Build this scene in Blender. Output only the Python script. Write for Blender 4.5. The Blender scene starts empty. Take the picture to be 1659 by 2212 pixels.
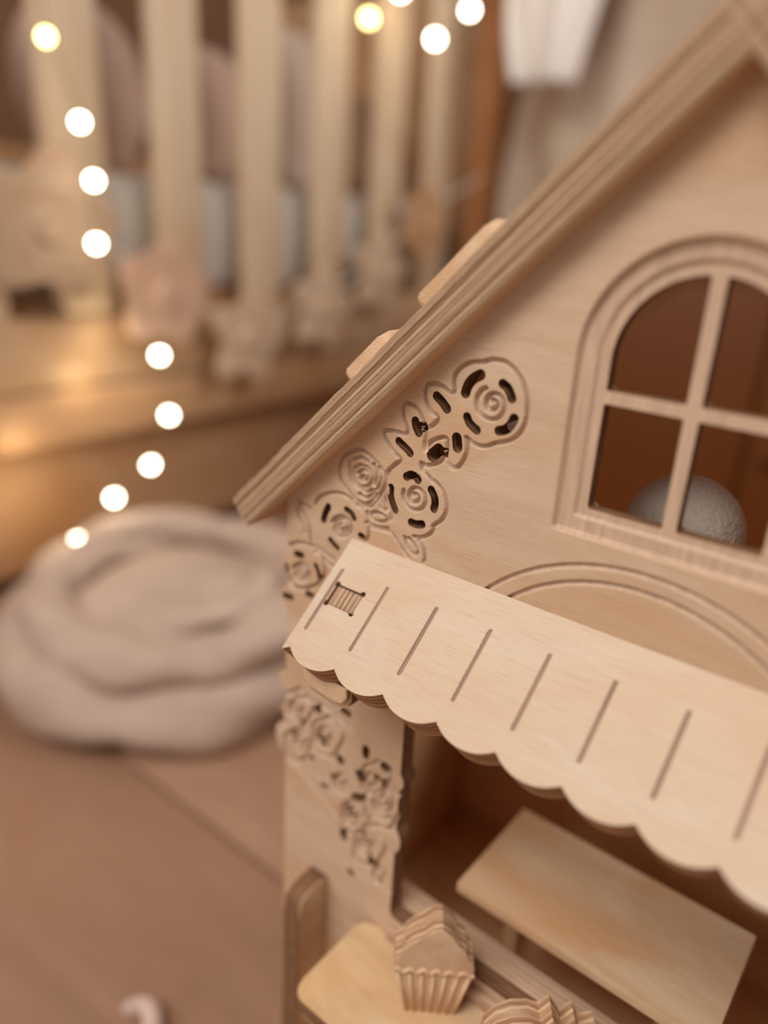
import bpy, bmesh, math, random
import numpy as np
from mathutils import Vector, Matrix, Euler
R = math.radians
C = bpy.context.scene.collection
SC = bpy.context.scene

# ------------------------------------------------------------------ camera
CAMZ = 0.56                       # camera height over the floor; facade stands on the plane y = 0
yaw, pitch, roll = R(-37.384), R(21.137), R(3.353)
fw = Vector((math.sin(yaw)*math.cos(pitch), math.cos(yaw)*math.cos(pitch), -math.sin(pitch)))
rt = Vector((math.cos(yaw), -math.sin(yaw), 0)); up = rt.cross(fw)
r2 = rt*math.cos(roll) + up*math.sin(roll); u2 = -rt*math.sin(roll) + up*math.cos(roll)
cam = bpy.data.cameras.new('camera'); co = bpy.data.objects.new('camera', cam); C.objects.link(co)
co.matrix_world = Matrix(((r2.x, u2.x, -fw.x, 0), (r2.y, u2.y, -fw.y, -0.24), (r2.z, u2.z, -fw.z, CAMZ), (0, 0, 0, 1)))
cam.sensor_fit = 'VERTICAL'; cam.sensor_height = 36; cam.lens = 1639.917/2212*36
cam.clip_start = 0.02
cam.dof.use_dof = True; cam.dof.focus_distance = 0.300; cam.dof.aperture_fstop = 2.3
SC.camera = co

# ------------------------------------------------------------------ world, light, exposure
w = bpy.data.worlds.new('world'); SC.world = w; w.use_nodes = True
bg = w.node_tree.nodes['Background']; bg.inputs[0].default_value = (1.0, .935, .865, 1); bg.inputs[1].default_value = 0.33
def area(name, loc, target, size, energy, color, sy=None):
    l = bpy.data.lights.new(name, 'AREA'); l.energy = energy; l.color = color; l.size = size
    if sy: l.shape = 'RECTANGLE'; l.size_y = sy
    o = bpy.data.objects.new(name, l); C.objects.link(o); o.location = loc
    o.rotation_euler = (Vector(target)-Vector(loc)).to_track_quat('-Z', 'Y').to_euler()
    return o
area('ceiling_lamp_light', (-.15, -1.0, 2.1), (-.15, .1, .4), 0.75, 19.3, (1, .975, .94))
area('room_fill_light', (-1.0, -1.6, 1.9), (-1.0, 1.0, .3), 1.4, 24, (1, .94, .88))  # unseen fill added to brighten the crib side of the room
area('crib_fill_light', (.75, 1.1, 1.7), (-1.1, 1.0, .55), .8, 15, (1, .94, .88))  # off-frame fill added behind the house, lights crib front and open-backed interior
SC.view_settings.view_transform = 'Standard'; SC.view_settings.look = 'None'
SC.view_settings.exposure = 0.0; SC.view_settings.gamma = 1; SC.view_settings.use_curve_mapping = False
SC.cycles.max_bounces = 8; SC.cycles.diffuse_bounces = 6
SC.cycles.use_denoising = True

# ------------------------------------------------------------------ helpers
def srgb(c):
    return tuple((x/255/12.92 if x/255 <= .04045 else ((x/255+.055)/1.055)**2.4) for x in c) + (1,)
def tag(o, label=None, cat=None, group=None, kind=None):
    if label: o['label'] = label
    if cat: o['category'] = cat
    if group: o['group'] = group
    if kind: o['kind'] = kind
    return o
def empty(name, loc=(0,0,0), rz=0, label=None, cat=None, group=None):
    o = bpy.data.objects.new(name, None); C.objects.link(o); o.location = loc; o.rotation_euler = (0, 0, rz)
    o.empty_display_size = .02
    return tag(o, label, cat, group)
def link(name, me, mats, parent=None, loc=(0,0,0), rot=(0,0,0)):
    o = bpy.data.objects.new(name, me); C.objects.link(o); o.location = loc; o.rotation_euler = rot
    for m in (mats if isinstance(mats, (list, tuple)) else [mats]): me.materials.append(m)
    if parent: o.parent = parent
    return o
def mesh(name, vs, fs, smooth=False):
    me = bpy.data.meshes.new(name); me.from_pydata([tuple(v) for v in vs], [], fs); me.update()
    if smooth: me.shade_smooth()
    return me
def bm_mesh(name, bm, smooth=False, angle=None):
    bmesh.ops.recalc_face_normals(bm, faces=bm.faces)
    me = bpy.data.meshes.new(name); bm.to_mesh(me); bm.free()
    if smooth: me.shade_smooth()
    if angle: me.shade_smooth(); me.set_sharp_from_angle(angle=R(angle))
    return me
def box_bm(bm, x0, x1, y0, y1, z0, z1, bev=0, seg=2):
    r = bmesh.ops.create_cube(bm, size=1); vs = r['verts']
    for v in vs: v.co = ((x0+x1)/2+v.co.x*(x1-x0), (y0+y1)/2+v.co.y*(y1-y0), (z0+z1)/2+v.co.z*(z1-z0))
    if bev:
        es = list({e for v in vs for e in v.link_edges})
        bmesh.ops.bevel(bm, geom=es, offset=bev, segments=seg, affect='EDGES', profile=.5)
def box(name, x0, x1, y0, y1, z0, z1, mat, parent=None, bev=0.001, loc=(0,0,0), rot=(0,0,0)):
    bm = bmesh.new(); box_bm(bm, x0, x1, y0, y1, z0, z1, bev)
    return link(name, bm_mesh(name, bm, angle=40), mat, parent, loc, rot)
def extrude_poly(name, pts, th, mats, parent=None, bev=.0006, loc=(0,0,0), rot=(0,0,0)):
    """closed 2-D outline -> solid of thickness th (local z from -th to 0); side faces take the second material"""
    bm = bmesh.new()
    top = [bm.verts.new((x, y, 0)) for x, y in pts]; bot = [bm.verts.new((x, y, -th)) for x, y in pts]
    n = len(pts)
    bm.faces.new(top); bm.faces.new(bot[::-1])
    for i in range(n):
        f = bm.faces.new((top[i], bot[i], bot[(i+1) % n], top[(i+1) % n])); f.material_index = 1 if len(mats) > 1 else 0
    if bev:
        es = [e for e in bm.edges if abs(e.verts[0].co.z-e.verts[1].co.z) < 1e-9]
        bmesh.ops.bevel(bm, geom=es, offset=bev, segments=2, affect='EDGES', profile=.5)
    return link(name, bm_mesh(name, bm, angle=35), list(mats), parent, loc, rot)
def smooth_closed(pts, n=4):
    out = []; m = len(pts)
    for i in range(m):
        p0, p1, p2, p3 = (np.array(pts[(i+k-1) % m], float) for k in range(4))
        for j in range(n):
            t = j/n
            out.append(tuple(.5*(2*p1+(p2-p0)*t+(2*p0-5*p1+4*p2-p3)*t*t+(3*p1-p0-3*p2+p3)*t**3)))
    return out
def smooth_open(pts, n=5):
    if len(pts) < 3: return list(pts)
    P = [np.array(p, float) for p in pts]; P = [2*P[0]-P[1]]+P+[2*P[-1]-P[-2]]; out = []
    for i in range(1, len(P)-2):
        p0, p1, p2, p3 = P[i-1:i+3]
        for j in range(n):
            t = j/n
            out.append(tuple(.5*(2*p1+(p2-p0)*t+(2*p0-5*p1+4*p2-p3)*t*t+(3*p1-p0-3*p2+p3)*t**3)))
    out.append(tuple(P[-2])); return out
def tube(bm, pts, r, n=8):
    pts = [Vector(p) for p in pts]; rings = []
    for i, p in enumerate(pts):
        d = (pts[min(i+1, len(pts)-1)]-pts[max(i-1, 0)]).normalized()
        a = d.orthogonal().normalized() if i == 0 else (a - d*a.dot(d)).normalized()
        b = d.cross(a)
        rr = r(i/(len(pts)-1)) if callable(r) else r
        rings.append([bm.verts.new(p+(a*math.cos(2*math.pi*k/n)+b*math.sin(2*math.pi*k/n))*rr) for k in range(n)])
    for i in range(len(rings)-1):
        for k in range(n):
            bm.faces.new((rings[i][k], rings[i][(k+1) % n], rings[i+1][(k+1) % n], rings[i+1][k]))
    bm.faces.new(rings[0][::-1]); bm.faces.new(rings[-1])

# ------------------------------------------------------------------ materials
class NT:
    def __init__(s, name, rough=.55, spec=.3):
        s.m = bpy.data.materials.new(name); s.m.use_nodes = True; s.t = s.m.node_tree; s.n = s.t.nodes; s.l = s.t.links
        s.b = s.n['Principled BSDF']; s.b.inputs['Roughness'].default_value = rough
        s.b.inputs['Specular IOR Level'].default_value = spec
    def N(s, typ, **kw):
        n = s.n.new(typ)
        for k, v in kw.items():
            if k.startswith('i_'): n.inputs[k[2:].replace('_', ' ')].default_value = v
            else: setattr(n, k, v)
        return n
    def coord(s, scale=(1,1,1), loc=(0,0,0), rot=(0,0,0)):
        tc = s.N('ShaderNodeTexCoord'); mp = s.N('ShaderNodeMapping'); mp.inputs['Scale'].default_value = scale
        mp.inputs['Location'].default_value = loc; mp.inputs['Rotation'].default_value = rot
        s.l.new(tc.outputs['Object'], mp.inputs[0]); return mp.outputs[0]
    def noise(s, vec, scale, detail=4, rough=.55, dist=0):
        n = s.N('ShaderNodeTexNoise'); n.inputs['Scale'].default_value = scale; n.inputs['Detail'].default_value = detail
        n.inputs['Roughness'].default_value = rough; n.inputs['Distortion'].default_value = dist
        s.l.new(vec, n.inputs['Vector']); return n.outputs['Fac']
    def ramp(s, fac, stops):
        r = s.N('ShaderNodeValToRGB'); e = r.color_ramp.elements
        while len(e) < len(stops): e.new(.5)
        for i, (p, c) in enumerate(stops): e[i].position = p; e[i].color = c
        s.l.new(fac, r.inputs[0]); return r.outputs[0]
    def mix(s, fac, a, b, mode='MIX'):
        m = s.N('ShaderNodeMix', data_type='RGBA', blend_type=mode)
        for sock, v in ((m.inputs[0], fac), (m.inputs[6], a), (m.inputs[7], b)):
            if isinstance(v, (float, int, tuple)): sock.default_value = v
            else: s.l.new(v, sock)
        return m.outputs[2]
    def bump(s, h, strength, dist):
        b = s.N('ShaderNodeBump'); b.inputs['Strength'].default_value = strength; b.inputs['Distance'].default_value = dist
        s.l.new(h, b.inputs['Height']); s.l.new(b.outputs[0], s.b.inputs['Normal'])
def g1(v): return (v, v, v, 1)
def wood(name, light, dark, warm, seed=0, sc=1.0, axis='x', streak=.42, rough=.55, cut=None):
    """birch veneer: soft figure, warm patches and short fine dark pores along the grain"""
    s = NT(name, rough)
    def st(lo, hi): return {'x': (lo, hi, hi), 'y': (hi, lo, hi), 'z': (hi, hi, lo)}[axis]
    o = (seed*1.7, seed*.9, seed*.4)
    fig = s.noise(s.coord(st(1.2, 9), o), 6*sc, 3, .5, .9)
    col = s.ramp(fig, [(.30, srgb(light)), (.52, srgb(tuple((a+b)/2 for a, b in zip(light, dark)))), (.72, srgb(dark))])
    pat = s.ramp(s.noise(s.coord(st(5, 9), o), 2.2*sc, 2, .5, 1.2), [(.42, g1(0)), (.68, g1(1))])
    col = s.mix(s.mix(0.0, pat, pat), col, srgb(warm))
    pores = s.ramp(s.noise(s.coord(st(30, 900), o), 2.2*sc, 3, .6), [(.56, g1(0)), (.74, g1(1))])
    pm = s.mix(streak, g1(0), pores, 'MIX')
    col = s.mix(pm, col, srgb(tuple(x*.72 for x in dark)))
    fine = s.noise(s.coord(st(120, 2600), o), 1.0, 2, .5)
    col = s.mix(.10, col, s.ramp(fine, [(.3, g1(.25)), (.7, g1(.9))]), 'OVERLAY')
    if cut:   # routed areas expose the cross-grain veneer below the face
        tc = s.N('ShaderNodeTexCoord'); sp = s.N('ShaderNodeSeparateXYZ'); s.l.new(tc.outputs['Object'], sp.inputs[0])
        mr = s.N('ShaderNodeMapRange'); mr.inputs[1].default_value = -.00012; mr.inputs[2].default_value = -.00030
        s.l.new(sp.outputs[2], mr.inputs[0])
        cn = s.ramp(s.noise(s.coord((500, 40, 500), o), 1.0, 3, .6), [(.3, srgb(cut)), (.7, srgb(tuple(x*.88 for x in cut)))])
        col = s.mix(mr.outputs[0], col, cn)
    s.l.new(col, s.b.inputs['Base Color'])
    s.bump(fine, .12, .0003)
    return s.m
def ply(name, t, light, dark, axis='z', seed=0, wobk=.35, fk=.55):
    """plywood edge: veneers of thickness t along local axis, alternating face and end grain"""
    s = NT(name, .7, .15)
    tc = s.N('ShaderNodeTexCoord'); sep = s.N('ShaderNodeSeparateXYZ')
    wob = s.noise(s.coord((1, 1, 1)), 60, 2, .5)
    s.l.new(tc.outputs['Object'], sep.inputs[0]); z = sep.outputs['XYZ'.index(axis.upper())]
    a = s.N('ShaderNodeMath', operation='MULTIPLY_ADD'); s.l.new(wob, a.inputs[0]); a.inputs[1].default_value = t*wobk; s.l.new(z, a.inputs[2])
    d = s.N('ShaderNodeMath', operation='DIVIDE'); s.l.new(a.outputs[0], d.inputs[0]); d.inputs[1].default_value = t
    fl = s.N('ShaderNodeMath', operation='FLOOR'); s.l.new(d.outputs[0], fl.inputs[0])
    fr = s.N('ShaderNodeMath', operation='FRACT'); s.l.new(d.outputs[0], fr.inputs[0])
    ad = s.N('ShaderNodeMath', operation='ADD'); s.l.new(fl.outputs[0], ad.inputs[0]); ad.inputs[1].default_value = seed*3.1+.5
    wn = s.N('ShaderNodeTexWhiteNoise', noise_dimensions='1D'); s.l.new(ad.outputs[0], wn.inputs['W'])
    md = s.N('ShaderNodeMath', operation='PINGPONG'); s.l.new(fl.outputs[0], md.inputs[0]); md.inputs[1].default_value = 1
    mm = s.N('ShaderNodeMath', operation='MULTIPLY_ADD'); s.l.new(wn.outputs[0], mm.inputs[0]); mm.inputs[1].default_value = .5
    m5 = s.N('ShaderNodeMath', operation='MULTIPLY'); s.l.new(md.outputs[0], m5.inputs[0]); m5.inputs[1].default_value = .5; s.l.new(m5.outputs[0], mm.inputs[2])
    col = s.ramp(mm.outputs[0], [(0, srgb(light)), (1, srgb(dark))])
    hi = 900; v = {'z': (60, 60, hi), 'x': (hi, 60, 60), 'y': (60, hi, 60)}[axis]
    fib = s.noise(s.coord(v), 1.5, 4, .65)
    col = s.mix(fk, col, s.ramp(fib, [(.32, g1(.22)), (.68, g1(.82))]), 'OVERLAY')
    glue = s.ramp(fr.outputs[0], [(0, g1(1)), (.09, g1(0)), (.93, g1(0)), (1, g1(1))])
    gm = s.mix(.55, g1(0), glue)
    col = s.mix(gm, col, srgb((92, 62, 40)))
    s.l.new(col, s.b.inputs['Base Color']); s.bump(fib, .4, .0004)
    return s.m
def plain(name, c, rough=.8, c2=None, sc=20, bump=0, bsc=200, spec=.2):
    s = NT(name, rough, spec)
    if c2: s.l.new(s.ramp(s.noise(s.coord(), sc, 3), [(.35, srgb(c)), (.65, srgb(c2))]), s.b.inputs['Base Color'])
    else: s.b.inputs['Base Color'].default_value = srgb(c)
    if bump: s.bump(s.noise(s.coord(), bsc, 3), bump, .003)
    return s.m
M_face = wood('birch_face', (216,184,150), (200,164,128), (202,156,114), seed=1)
M_front = wood('birch_front', (214,184,156), (200,167,137), (202,162,126), seed=1, cut=(214,180,152))
M_awn = wood('birch_awning', (214,190,166), (206,179,154), (208,176,146), seed=4, streak=.36, cut=(166,132,112))
M_top = wood('birch_counter', (226,194,156), (210,172,130), (208,162,112), seed=7)
M_in = wood('birch_inside', (224,182,140), (206,160,118), (204,152,106), seed=9)
M_cut = plain('cut_birch', (226,192,158), .75, (214,174,136), 90, .3, 900)
M_ply = ply('ply_edge', .00125, (152,112,82), (98,66,45))  # edge tones darkened so the carved hole walls look shaded
M_plyr = ply('ply_roof', .00172, (204,170,138), (134,102,76), seed=3, wobk=.12, fk=.3)
M_plya = ply('ply_awning', .0018, (205,160,124), (150,108,80), seed=6)
M_plyt = ply('ply_tab', .00115, (200,166,136), (136,102,76), seed=8, fk=.7)

# ------------------------------------------------------------------ carved plywood plates
def axis_grid(spans):
    """[(end, step), ...] after a start value -> monotone coordinates"""
    out = [spans[0]]
    for end, step in spans[1:]:
        n = max(1, round((end-out[-1])/step)); out += list(np.linspace(out[-1], end, n+1)[1:])
    return np.array(out)
class Field:
    def __init__(s, xs, ys, big=.05):
        s.xs, s.ys = xs, ys; s.X, s.Y = np.meshgrid(xs, ys); s.D = np.full(s.X.shape, big)
    def line(s, pts, r=0.0, pad=.004):
        for (ax, ay), (bx, by) in zip(pts[:-1], pts[1:]):
            q = pad+r
            i0, i1 = np.searchsorted(s.xs, (min(ax, bx)-q, max(ax, bx)+q)); j0, j1 = np.searchsorted(s.ys, (min(ay, by)-q, max(ay, by)+q))
            if i1 <= i0 or j1 <= j0: continue
            X = s.X[j0:j1, i0:i1]-ax; Y = s.Y[j0:j1, i0:i1]-ay; dx, dy = bx-ax, by-ay; L = dx*dx+dy*dy+1e-16
            t = np.clip((X*dx+Y*dy)/L, 0, 1); d = np.hypot(X-t*dx, Y-t*dy)-r
            np.minimum(s.D[j0:j1, i0:i1], d, out=s.D[j0:j1, i0:i1])
def mesh_arrays(me, V, F4, F3, Fn, mat4, mat3, matn, smooth):
    loops = [F4.ravel()]; sizes = [np.full(len(F4), 4)]; mt = [mat4]
    if len(F3): loops.append(F3.ravel()); sizes.append(np.full(len(F3), 3)); mt.append(mat3)
    for f in Fn: loops.append(np.array(f)); sizes.append(np.array([len(f)]))
    mt.append(np.array(matn, int))
    loops = np.concatenate(loops).astype(np.int32); sizes = np.concatenate(sizes); mt = np.concatenate(mt).astype(np.int32)
    me.vertices.add(len(V)); me.vertices.foreach_set('co', V.astype(np.float32).ravel())
    me.loops.add(len(loops)); me.loops.foreach_set('vertex_index', loops)
    me.polygons.add(len(sizes)); me.polygons.foreach_set('loop_start', np.concatenate([[0], np.cumsum(sizes)[:-1]]).astype(np.int32))
    me.polygons.foreach_set('material_index', mt); me.polygons.foreach_set('use_smooth', np.ones(len(sizes), bool))
    me.update(calc_edges=True); me.validate()
def plate(name, xs, ys, S, Hh, th, mats, parent=None, loc=(0,0,0), rot=(0,0,0), back=4):
    """solid where S<0, top at z=Hh(<=0), back at -th; outline and holes follow the zero contour of S"""
    def surf(xs, ys, S, Z):
        ny, nx = S.shape; X, Y = np.meshgrid(xs, ys); ins = S < 0
        idx = np.full(S.shape, -1); idx[ins] = np.arange(ins.sum()); V = [np.c_[X[ins], Y[ins], Z[ins]]]; n = ins.sum()
        hm = ins[:, :-1] != ins[:, 1:]; hi = np.full(hm.shape, -1); hi[hm] = n+np.arange(hm.sum()); n += hm.sum()
        t = (S[:, :-1][hm]/(S[:, :-1][hm]-S[:, 1:][hm])).clip(.02, .98)
        zz = np.where(ins[:, :-1][hm], Z[:, :-1][hm], Z[:, 1:][hm])
        V.append(np.c_[X[:, :-1][hm]*(1-t)+X[:, 1:][hm]*t, Y[:, :-1][hm], zz])
        vm = ins[:-1] != ins[1:]; vi = np.full(vm.shape, -1); vi[vm] = n+np.arange(vm.sum())
        t = (S[:-1][vm]/(S[:-1][vm]-S[1:][vm])).clip(.02, .98)
        zz = np.where(ins[:-1][vm], Z[:-1][vm], Z[1:][vm])
        V.append(np.c_[X[:-1][vm], Y[:-1][vm]*(1-t)+Y[1:][vm]*t, zz])
        a, b, c, d = ins[:-1, :-1], ins[:-1, 1:], ins[1:, 1:], ins[1:, :-1]
        full = a & b & c & d
        Q = np.c_[idx[:-1, :-1][full], idx[:-1, 1:][full], idx[1:, 1:][full], idx[1:, :-1][full]]
        cnt = a.astype(int)+b+c+d; P, seg = [], []
        for j, i in zip(*np.nonzero((cnt > 0) & (cnt < 4))):
            cor = [(j, i), (j, i+1), (j+1, i+1), (j+1, i)]; ed = [hi[j, i], vi[j, i+1], hi[j+1, i], vi[j, i]]
            poly = []; ex = None; first = None
            for k in range(4):
                inside = ins[cor[k]]
                if inside: poly.append(idx[cor[k]])
                if ed[k] >= 0:
                    poly.append(ed[k])
                    if inside: ex = ed[k]
                    else:
                        if ex is not None: seg.append((ex, ed[k])); ex = None
                        else: first = ed[k]
            if ex is not None and first is not None: seg.append((ex, first))
            if len(poly) >= 3: P.append(poly)
        return np.concatenate(V), Q, P, seg
    V, Q, P, seg = surf(xs, ys, S, Hh)
    nt = len(V); bset = sorted({k for e in seg for k in e}); mp = {k: i for i, k in enumerate(bset)}; nb = len(bset)
    W1 = V[bset].copy(); W2 = W1.copy(); W2[:, 2] = -th
    xb = np.r_[xs[::back], xs[-1:]] if (len(xs)-1) % back else xs[::back]; yb = np.r_[ys[::back], ys[-1:]] if (len(ys)-1) % back else ys[::back]
    ii = np.r_[np.arange(0, len(xs), back), [len(xs)-1]] if (len(xs)-1) % back else np.arange(0, len(xs), back)
    jj = np.r_[np.arange(0, len(ys), back), [len(ys)-1]] if (len(ys)-1) % back else np.arange(0, len(ys), back)
    Vb, Qb, Pb, _ = surf(xb, yb, S[np.ix_(jj, ii)], np.full((len(jj), len(ii)), -th))
    o2 = nt+2*nb
    W4 = [[nt+mp[a], nt+nb+mp[a], nt+nb+mp[b], nt+mp[b]] for a, b in seg]
    F4 = np.concatenate([Q, np.array(W4, int).reshape(-1, 4), Qb[:, ::-1]+o2])
    m4 = np.r_[np.zeros(len(Q)), np.ones(len(W4)), np.zeros(len(Qb))]
    Fn = [list(p) for p in P]+[[v+o2 for v in p[::-1]] for p in Pb]
    me = bpy.data.meshes.new(name)
    mesh_arrays(me, np.concatenate([V, W1, W2, Vb]), F4, np.zeros((0, 3), int), Fn, m4, None, [0]*len(Fn), True)
    return link(name, me, mats, parent, loc, rot)
def wave(X, Y, seed, f):
    r = np.random.RandomState(seed); o = np.zeros_like(X)
    for k in range(6):
        a, b, p = r.uniform(-1, 1)*f*(1+k*.6), r.uniform(-1, 1)*f*(1+k*.6), r.uniform(0, 6.3)
        o += np.sin(a*X+b*Y+p)/(1+k*.3)
    return o/3
def sbox(X, Y, x0, x1, y0, y1, r=0):
    qx = np.abs(X-(x0+x1)/2)-(x1-x0)/2+r; qy = np.abs(Y-(y0+y1)/2)-(y1-y0)/2+r
    return np.hypot(np.maximum(qx, 0), np.maximum(qy, 0))+np.minimum(np.maximum(qx, qy), 0)-r
RB = .1107
M_plys = ply('ply_sill', .0016, (214,180,152), (186,150,122), axis='y', seed=11, wobk=.1, fk=.3)
M_wood_dk = wood('cabinet_wood', (104,52,5), (96,46,3), (98,48,3), seed=31, sc=.3, axis='x', streak=.1)
M_flow1 = wood('flower_wood_dark', (192,162,134), (178,148,120), (176,142,112), seed=35, sc=.4, axis='z', streak=.1)
M_flow = wood('flower_wood', (208,182,158), (196,168,142), (194,162,132), seed=33, sc=.4, axis='z', streak=.1)
M_plyc = ply('ply_cutout', .0018, (222,184,148), (168,126,94), seed=14)
M_white = plain('white_felt', (240,226,210), .95, (232,218,202), 60, .4, 400)
M_crib = wood('crib_wood', (220,196,168), (210,184,156), (208,178,146), seed=21, sc=.4, axis='z', streak=.1)
M_crib2 = wood('crib_wood_warm', (196,156,118), (182,140,104), (182,134,92), seed=23, sc=.4, axis='y', streak=.1)
M_pinkw = wood('pink_wood', (214,178,152), (200,162,136), (200,158,130), seed=25, sc=.4, axis='z', streak=.1)
M_orange = wood('orange_wood', (178,122,76), (162,106,62), (162,102,58), seed=27, sc=.4, axis='z', streak=.1)
M_matt = plain('mattress_cloth', (208,198,188), .9, (200,190,180), 5)
M_pink = plain('pink_cloth', (206,176,160), .95, (194,164,148), 8)
M_tan = plain('tan_cloth', (176,142,116), .95, (162,128,104), 8)
M_fab = plain('nest_cloth', (190,166,150), .95, (176,152,137), 10, .3, 60)
M_curt = plain('curtain_cloth', (204,184,166), .9, (190,168,148), 4)
M_bright = plain('canopy_white', (244,238,234), .9)
M_rope = plain('cotton', (232,204,188), .95, (218,188,172), 120, .5, 900)
M_wire = plain('wire_coat', (150,128,96), .6)
def emit(name, c, s):
    m = NT(name); m.b.inputs['Emission Color'].default_value = srgb(c); m.b.inputs['Emission Strength'].default_value = s
    m.b.inputs['Base Color'].default_value = srgb(c); return m.m
M_bulb = emit('bulb_glass', (255,246,222), 22); M_bulby = emit('bulb_glass_yellow', (250,236,150), 12)
M_board = wood('board_wood', (200,168,136), (188,152,118), (186,148,110), seed=41, sc=.4, axis='y', streak=.1)
M_pale = plain('pale_cloth', (206,190,176), .95, (196,178,162), 8)
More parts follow.
